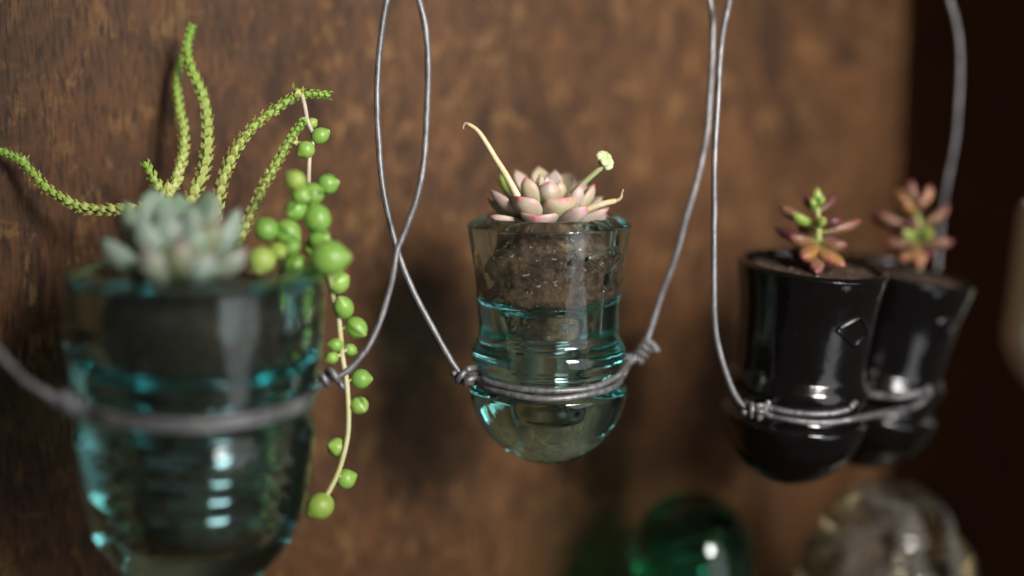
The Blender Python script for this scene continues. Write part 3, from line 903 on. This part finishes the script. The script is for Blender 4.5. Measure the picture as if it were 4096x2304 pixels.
def pearl_mesh(name, mat, tip=0.16):
    bm = bmesh.new(); uvl = bm.loops.layers.uv.new('UVMap')
    bmesh.ops.create_uvsphere(bm, u_segments=24, v_segments=16, radius=1.0)
    info = {}
    for v in bm.verts:
        a = math.atan2(v.co.y, v.co.x) / (2 * math.pi) + 0.5
        info[v] = (a, v.co.z * 0.5 + 0.5)
        z = v.co.z
        if z > 0.8: v.co.z += tip * ((z - 0.8) / 0.2) ** 2.2
        if z > 0.99: v.co.x *= 0.6; v.co.y *= 0.6
    for f in bm.faces:
        us = [info[lp.vert][0] for lp in f.loops]
        wrap = max(us) - min(us) > 0.5
        for lp in f.loops:
            u_, v_ = info[lp.vert]
            if wrap and u_ < 0.5: u_ += 1.0
            lp[uvl].uv = (u_, v_)
    me = bpy.data.meshes.new(name); bm.to_mesh(me); bm.free()
    for p in me.polygons: p.use_smooth = True
    me.materials.append(mat)
    return me
ME_P = pearl_mesh('pearl', M_PEARL, 0.22); ME_Y = pearl_mesh('pearl_yellow', M_PEARLY)
rp = random.Random(11)
PEARLS = [(805, 342, 22, 0.612, 0, (.9, -.1, .5)), (770, 377, 23, 0.610, 0, (-.6, -.3, -.4)), (785, 310, 14, 0.615, 1, (.7, 0, .5)),
          (743, 455, 24, 0.578, 1, None), (824, 463, 25, 0.604, 0, (.9, -.2, .2)), (786, 488, 27, 0.590, 0, None), (757, 490, 23, 0.581, 0, None),
          (746, 528, 24, 0.583, 0, None), (799, 550, 31, 0.583, 0, None), (722, 585, 30, 0.580, 0, None), (670, 578, 28, 0.577, 0, None),
          (804, 602, 28, 0.586, 0, None), (700, 632, 21, 0.571, 1, None), (734, 622, 20, 0.576, 0, None), (658, 655, 32, 0.567, 1, (-.2, -.5, -.6)),
          (744, 668, 25, 0.571, 0, None), (828, 650, 42, 0.566, 0, (.9, -.2, .1)), (788, 625, 22, 0.590, 0, None), (850, 710, 29, 0.586, 0, (.8, -.3, .5)),
          (836, 690, 24, 0.590, 0, None), (864, 774, 28, 0.591, 0, (-.2, -.5, .8)), (896, 824, 28, 0.594, 0, (.6, -.5, -.4)), (881, 880, 17, 0.600, 0, (.7, .2, -.4)),
          (845, 868, 18, 0.592, 0, (-.8, -.3, .1)), (835, 899, 17, 0.593, 0, (-.8, -.3, -.4)), (908, 953, 26, 0.599, 0, (1, -.1, .0)),
          (904, 1020, 24, 0.598, 0, (.5, -.7, -.3)), (849, 1126, 25, 0.600, 0, (-.5, -.5, .3)), (870, 1205, 26, 0.600, 0, (.8, .2, .3)),
          (806, 1273, 33, 0.594, 1, (-.7, -.3, -.45))]
for i, (x, y, r, d, kind, tipdir) in enumerate(PEARLS):
    o = obj('pearl', ME_Y if kind else ME_P, None, pearls)
    d -= 0.007 if 440 < y < 700 else 0.0
    o.location = p2(x, y, d) - pearls.location
    rr = r * 1.59 * K * d * (1.12 if 440 < y < 680 else 1.0)
    o.scale = (rr * rp.uniform(0.92, 1.03), rr * rp.uniform(0.92, 1.03), rr * rp.uniform(0.96, 1.1))
    td = Vector(tipdir) if tipdir else Vector((rp.uniform(-1, 1), rp.uniform(-0.8, 0.2), rp.uniform(-.6, .8)))
    o.rotation_mode = 'QUATERNION'
    o.rotation_quaternion = Vector((0, 0, 1)).rotation_difference(td.normalized()) @ Quaternion((0, 0, 1), rp.uniform(0, 6.28))

VPTS = []
for o in list(pearls.children):
    if o.name.startswith('vine'):
        VPTS += [v.co.copy() for v in o.data.vertices]
for o in list(pearls.children):
    if not o.name.startswith('pearl'): continue
    c = o.location
    near = min(VPTS, key=lambda p: (p - c).length)
    if (near - c).length < o.scale.x * 0.9: continue
    td = (o.rotation_quaternion @ Vector((0, 0, 1)))
    mid = c.lerp(near, 0.6) + Vector((0, 0, 0.0008))
    tube_obj('leaf_stalk', [c + (near - c).normalized() * o.scale.x * 0.7, mid, near], 0.0005, M_VINE, pearls, 4, 6)

# ---- stonecrop cuttings in the black planters
def stonecrop(label, foot, top, leaves, dd, scale_w):
    f3 = at(*z5(*foot), dd); t3 = at(*z5(*top), dd)
    root = empty('stonecrop_cutting', f3, label, 'succulent', 'stonecrop cuttings in the black planters')
    midp = f3.lerp(t3, 0.5) + Vector((0.0008, 0, 0))
    tube_obj('stem', [f3 - root.location - Vector((0, 0, 0.002)), midp - root.location, t3 - root.location], lambda t: 0.0017 - 0.0007 * t, M_STEM, root, 6, 8)
    for (tip, base, dep, wz, mat, th) in leaves:
        bp = at(*z5(*base), dd); tp = at(*z5(*tip), dd + dep)
        out = tp - bp; out -= Vector((0, 0, 1)) * out.z
        inward = Vector((0, 0, 0.9)) - (out.normalized() * 0.5 if out.length > 1e-4 else Vector((0, 0, 0)))
        put_leaf(root, bp, tp, inward, wz * 1.22 * K * dd / 1.0733, th * 1.1, mat, 0.3, 0.06, 0.06, 0.05, base_w=0.4)
    return root
stonecrop('red and orange stonecrop cutting in the nearer black planter', (500, 505), (503, 215), [
    ((503, 160), (500, 235), 0.001, 30, M_YGREEN, 0.003), ((528, 195), (502, 245), -0.004, 30, M_YGREEN, 0.003), ((478, 205), (500, 250), -0.003, 26, M_YGREEN, 0.003),
    ((452, 190), (497, 265), 0.002, 38, M_DKRED, 0.004), ((586, 190), (505, 265), 0.006, 36, M_DKRED, 0.004),
    ((340, 240), (495, 315), 0.004, 44, M_RED, 0.0045), ((395, 270), (495, 320), -0.004, 40, M_YGREEN, 0.0045),
    ((530, 290), (500, 320), -0.010, 40, M_YGREEN, 0.0042), ((610, 298), (503, 310), -0.003, 50, M_DKRED, 0.005),
    ((692, 300), (503, 355), 0.004, 44, M_RED, 0.0045), ((320, 335), (495, 385), 0.008, 46, M_DKRED, 0.0048),
    ((385, 370), (495, 390), -0.009, 54, M_RED, 0.0055), ((438, 462), (498, 400), -0.015, 62, M_ORANGE, 0.006),
    ((500, 528), (500, 430), -0.017, 56, M_RED, 0.006), ((632, 405), (503, 395), -0.004, 52, M_RED, 0.0055),
    ((624, 500), (503, 410), -0.012, 62, M_ORANGE, 0.006), ((570, 480), (503, 420), -0.015, 54, M_ORANGE, 0.006),
    ((420, 320), (498, 370), 0.012, 44, M_DKRED, 0.0048), ((590, 360), (503, 385), 0.013, 44, M_DKRED, 0.0048),
    ((380, 430), (497, 440), 0.002, 46, M_DKRED, 0.005)], 0.658, 1.0)
stonecrop('dull pink stonecrop cutting in the tilted black planter', (940, 495), (925, 205), [
    ((908, 128), (922, 250), -0.002, 48, M_RED, 0.005), ((990, 150), (928, 260), -0.003, 52, M_ORANGE, 0.005), ((848, 165), (920, 260), 0.002, 48, M_ORANGE, 0.005),
    ((955, 195), (925, 270), -0.006, 44, M_RED, 0.005), ((875, 215), (922, 275), -0.006, 40, M_ORANGE, 0.004), ((760, 268), (922, 340), 0.000, 46, M_RED, 0.005),
    ((715, 270), (922, 350), 0.010, 46, M_DKRED, 0.005), ((1070, 240), (935, 330), 0.002, 44, M_RED, 0.005), ((895, 300), (928, 340), -0.014, 40, M_DKRED, 0.005),
    ((1088, 392), (938, 390), -0.002, 46, M_RED, 0.005), ((800, 388), (930, 390), -0.004, 48, M_RED, 0.005), ((940, 500), (936, 400), -0.016, 58, M_ORANGE, 0.006),
    ((870, 345), (928, 370), -0.012, 44, M_YGREEN, 0.005), ((1000, 340), (936, 370), -0.010, 44, M_YGREEN, 0.005), ((1000, 450), (938, 410), -0.012, 50, M_DKRED, 0.005),
    ((860, 470), (934, 420), -0.010, 48, M_ORANGE, 0.005)], 0.716, 1.0)

# ------------------------------------------------------------------ wire hangers
def helix(p, d, r, turns, pitch, phase=0.0, n=14):
    d = d.normalized()
    ref = Vector((0, -1, 0)) if abs(d.y) < 0.8 else Vector((1, 0, 0))
    u = (ref - d * ref.dot(d)).normalized(); v = d.cross(u)
    pts = []
    for i in range(int(turns * n) + 1):
        a = phase + 2 * math.pi * i / n
        pts.append(p + u * r * math.cos(a) + v * r * math.sin(a) + d * pitch * i / n)
    return pts

def knot(root, p, d, turns=2.3, phase=0.0, r=0.0024, pitch=0.0030, tail=None, rw=R_WIRE):
    pts = helix(p - d.normalized() * pitch * turns * 0.5, d, r, turns, pitch, phase)
    if tail is not None: pts.append(pts[-1] + tail)
    o = root.location
    return tube_obj('knot', [q - o for q in pts], rw, M_WIRE, root, 3, 10)

def strand(root, pts, rw=R_WIRE, name='strand'):
    path = smooth_path(pts, 8)
    n = len(path)
    for i, p in enumerate(path):       # hand bent wire is never quite fair
        e = min(1.0, i / 6, (n - 1 - i) / 6)
        path[i] = p + Vector((noise.noise(p * 34), noise.noise(p * 34 + Vector((9, 0, 0))), 0)) * 0.0007 * e
    return tube_obj(name, [p - root.location for p in path], rw, M_WIRE, root, smooth_it=False, seg=10)

def back_band(root, ax, zdrop, rad, pa, pb):
    """wire round the far side of the pot, between the two knots"""
    c = ax.rim - ax.up * zdrop
    va = pa - c; va -= ax.up * va.dot(ax.up); va.normalize()
    vb = pb - c; vb -= ax.up * vb.dot(ax.up); vb.normalize()
    back = Vector((0, 1, 0)); back -= ax.up * back.dot(ax.up); back.normalize()
    pts = [pa]
    q = [va, (va + back * 0.9).normalized(), back, (vb + back * 0.9).normalized(), vb]
    ha = (pa - c).dot(ax.up); hb = (pb - c).dot(ax.up)
    for i in range(1, 16):
        t = i / 16 * 4; k = min(3, int(t)); f = t - k
        vec = (q[k] * (1 - f) + q[k + 1] * f).normalized()
        h = ha + (hb - ha) * i / 16
        pts.append(c + vec * rad + ax.up * (h * 0.25 + 0.001))
    pts.append(pb)
    return strand(root, pts, name='band')

HG = 'wire hangers for the planters'
# clear planter
k1 = at(1848, 1502, 0.622); k2 = at(2556, 1418, 0.660)
h = empty('wire_hanger', k1, 'grey wire hanger twisted round the clear aqua planter', 'hanger', HG)
strand(h, [at(2150, -1000, 0.645), at(1780, -560, 0.637), at(1620, -230, 0.63), at(1545, 0, 0.625), at(1518, 180, 0.622), at(1509, 400, 0.620), at(1518, 620, 0.618), at(1548, 830, 0.618), at(1590, 1000, 0.619),
           at(1650, 1150, 0.620), at(1730, 1310, 0.621), at(1800, 1432, 0.622), at(1848, 1502, 0.622), at(1872, 1528, 0.621)])
strand(h, [at(2150, -1000, 0.645), at(2560, -600, 0.648), at(2770, -250, 0.65), at(2838, 0, 0.652), at(2850, 180, 0.653), at(2832, 480, 0.655), at(2792, 700, 0.657), at(2740, 890, 0.658), at(2690, 1060, 0.659),
           at(2645, 1190, 0.660), at(2622, 1270, 0.660), at(2598, 1335, 0.660), at(2575, 1385, 0.660), at(2528, 1448, 0.658)])
up_b = [(1905, 1480), (1950, 1512), (2010, 1536), (2080, 1550), (2160, 1558), (2240, 1560), (2320, 1553), (2390, 1536), (2445, 1508), (2474, 1482)]
lo_b = [(1905, 1540), (1960, 1560), (2030, 1582), (2110, 1599), (2180, 1605), (2260, 1602), (2340, 1588), (2410, 1567), (2455, 1545), (2482, 1512)]
strand(h, [at(1862, 1488, 0.621), at(1885, 1474, 0.620)] + [hit(tree_c, x, y, R_WIRE) for x, y in up_b] + [at(2506, 1458, 0.655), at(2530, 1440, 0.658)], name='band')
strand(h, [at(1858, 1512, 0.620), at(1880, 1530, 0.618)] + [hit(tree_c, x, y, R_WIRE) for x, y in lo_b] + [at(2500, 1478, 0.653), at(2512, 1455, 0.657)], name='band')
back_band(h, AX_C, 0.068, 0.0330, k1, k2)
knot(h, at(1846, 1500, 0.6205), at(1880, 1540, 0.620) - at(1810, 1440, 0.622), 1.5, 0.6, 0.0027, 0.0034, tail=Vector((0.003, -0.002, 0.0008)))
knot(h, at(1878, 1520, 0.6175), at(1890, 1560, 0.617) - at(1860, 1490, 0.619), 0.9, 2.4, 0.0021, 0.0020)
knot(h, at(2572, 1405, 0.660), at(2610, 1350, 0.662) - at(2540, 1445, 0.658), 3.2, 0.0, 0.0024, 0.0033, tail=Vector((0.002, 0, -0.003)))

# large planter
k1 = at(228, 1600, 0.512); k2 = at(1305, 1512, 0.594)
h = empty('wire_hanger', k2, 'grey wire hanger round the large teal planter, crossing another wire', 'hanger', HG)
strand(h, [at(760, -900, 0.560), at(200, -300, 0.548), at(-180, 300, 0.538), at(-260, 900, 0.522), at(-130, 1270, 0.511), at(0, 1412, 0.511), at(90, 1510, 0.511), at(165, 1562, 0.511), at(235, 1600, 0.512), at(310, 1625, 0.510)])
strand(h, [at(760, -900, 0.560), at(1300, -600, 0.585), at(1590, -260, 0.592), at(1678, 0, 0.595), at(1708, 140, 0.596), at(1712, 330, 0.597), at(1698, 600, 0.598), at(1668, 790, 0.598), at(1625, 920, 0.598), at(1590, 1005, 0.598),
           at(1568, 1130, 0.598), at(1530, 1260, 0.598), at(1480, 1370, 0.597), at(1420, 1455, 0.596), at(1362, 1502, 0.595), at(1305, 1520, 0.594), at(1262, 1545, 0.592)])
for dy in (-13, 15):
    strand(h, [at(270, 1612 + dy * 0.6, 0.508)] + [hit(tree_l, x, y + dy, R_WIRE) for x, y in
               [(350, 1640), (430, 1665), (520, 1682), (620, 1692), (720, 1696), (820, 1694), (920, 1684), (1010, 1668), (1090, 1650), (1160, 1628), (1210, 1604)]] +
           [at(1252, 1568 + dy * 0.6, 0.572), at(1285, 1535, 0.592)], name='band')
back_band(h, AX_L, 0.055, 0.0458, k1, k2)
knot(h, k1 + Vector((0.004, 0, -0.0005)), at(330, 1640, 0.53) - at(100, 1520, 0.53), 2.6, 0.4, 0.0025, 0.0036)
knot(h, at(1305, 1512, 0.5925), at(1380, 1500, 0.594) - at(1250, 1540, 0.590), 2.2, 1.0, 0.0028, 0.0046, tail=Vector((0.002, 0.0, -0.0035)))

# the pair of black planters
k1 = at(2992, 1640, 0.640)
h = empty('wire_hanger', k1, 'grey wire hanger holding the two black planters together', 'hanger', HG)
strand(h, [at(3360, -900, 0.70), at(3080, -480, 0.67), at(2960, -180, 0.65), at(2918, 0, 0.642), at(2890, 150, 0.637), at(2872, 350, 0.632), at(2862, 600, 0.63), at(2856, 900, 0.630), at(2854, 1150, 0.631), at(2862, 1320, 0.633),
           at(2882, 1430, 0.635), at(2915, 1535, 0.637), at(2955, 1605, 0.639), at(3000, 1645, 0.640), at(3040, 1655, 0.640)])
strand(h, [at(3360, -900, 0.70), at(3620, -480, 0.715), at(3750, -180, 0.725), at(3800, 0, 0.730), at(3835, 150, 0.733), at(3842, 320, 0.735), at(3826, 520, 0.738), at(3795, 700, 0.742), at(3765, 900, 0.748), at(3742, 1150, 0.752),
           at(3728, 1400, 0.752), at(3716, 1555, 0.752)], 0.00115)
T1 = [(3085, 1622), (3140, 1636), (3200, 1645), (3260, 1648), (3330, 1645), (3385, 1632), (3410, 1612)]
strand(h, [at(3010, 1630, 0.637), at(3045, 1622, 0.634)] + [hit(tree_b1, x, y, R_WIRE) for x, y in T1] + [at(3432, 1592, 0.672), at(3462, 1576, 0.690)] +
       [hit(tree_b2, x, y, R_WIRE) for x, y in [(3520, 1578), (3580, 1584), (3640, 1582), (3690, 1570), (3718, 1554)]] + [at(3734, 1530, 0.752)], name='band')
T2 = [(3085, 1655), (3150, 1672), (3220, 1683), (3290, 1686), (3350, 1681)]
strand(h, [at(3010, 1650, 0.637), at(3048, 1646, 0.632)] + [hit(tree_b1, x, y, R_WIRE) for x, y in T2] + [at(3420, 1674, 0.652), at(3480, 1664, 0.668), at(3540, 1652, 0.684)] +
       [hit(tree_b2, x, y, R_WIRE) for x, y in [(3610, 1636), (3660, 1618), (3700, 1596), (3722, 1572)]] + [at(3736, 1538, 0.752)], name='band')
# far side, round both pots
strand(h, [k1, at(2985, 1600, 0.665), at(3060, 1560, 0.705), at(3200, 1530, 0.728), at(3360, 1500, 0.755), at(3520, 1490, 0.775), at(3640, 1500, 0.778), at(3716, 1555, 0.752)], name='band')
knot(h, at(3018, 1645, 0.6365), at(3090, 1660, 0.636) - at(2950, 1610, 0.638), 2.6, 0.5, 0.0024, 0.0034, tail=Vector((0.0015, 0, 0.004)))

# ------------------------------------------------------------------ upright insulators below
def thread_hole(r0, r1, z0, z1, pitch, amp):
    return threads(r0, r1, z0, z1, pitch, amp)
def insulator(name, top_px, d, outer, mat, label, hole=(0.0135, 0.0115), seed=0.0):
    """outer: (radius, drop below the crown); stands on its skirt"""
    top = at(*top_px, d)
    outer = [(r * d / 0.775, dz * d / 0.775) for r, dz in outer]
    H = outer[-1][1]
    outer_z = [(r, H - dz) for r, dz in outer]
    rim = outer_z[-1]
    prof = interp(outer_z, 5)
    under = [(rim[0] - 0.004, 0.0), (rim[0] - 0.007, 0.004), (rim[0] - 0.012, 0.022), (hole[0] + 0.004, 0.030), (hole[0], 0.036)]
    under += threads(hole[0], hole[1], 0.038, H * 0.66, 0.0052, 0.0008) + [(hole[1] * 0.75, H * 0.69), (0.0, H * 0.70)]
    bm = lathe(prof + interp(under, 2), 96, (0.3, 0.3 + math.pi), 0.0004, seed)
    root = empty(name, (top.x, top.y, top.z - H), label, 'insulator', 'upright glass insulators on the shelf')
    obj('glass_body', bm, mat, root)
    return root
g = insulator('glass_insulator', (2772, 1980), 0.745, [(0, 0), (0.010, 0.0013), (0.018, 0.0048), (0.0255, 0.0112), (0.0308, 0.020), (0.0340, 0.030), (0.0355, 0.040), (0.0350, 0.047), (0.0315, 0.052), (0.0312, 0.058),
               (0.0365, 0.064), (0.0400, 0.074), (0.0425, 0.090), (0.0430, 0.104)], M_GREEN, 'dark emerald glass insulator standing dome up below the clear planter', seed=1.0)
c = insulator('glass_insulator', (3560, 1916), 0.755, [(0, 0), (0.011, 0.0010), (0.020, 0.0040), (0.0275, 0.0105), (0.0318, 0.0165), (0.0345, 0.0205), (0.0352, 0.025), (0.0385, 0.030), (0.0440, 0.036), (0.0472, 0.043), (0.0482, 0.052),
               (0.0455, 0.060), (0.0440, 0.066), (0.0480, 0.074), (0.0520, 0.090), (0.0525, 0.106)], M_CLEAR, 'straw coloured clear glass insulator standing below the black planters', hole=(0.0145, 0.012), seed=2.0)
zs = g.location.z
for nm in (c,):
    nm.location.z = zs
shelf = slab('shelf', -0.55, wall_len - 0.02, -0.24, -0.002, -0.02, 0.0, M_WOOD, (W0.x, W0.y, zs - 0.0005), WANG, kind='structure', label='worn wooden shelf under the upright insulators')
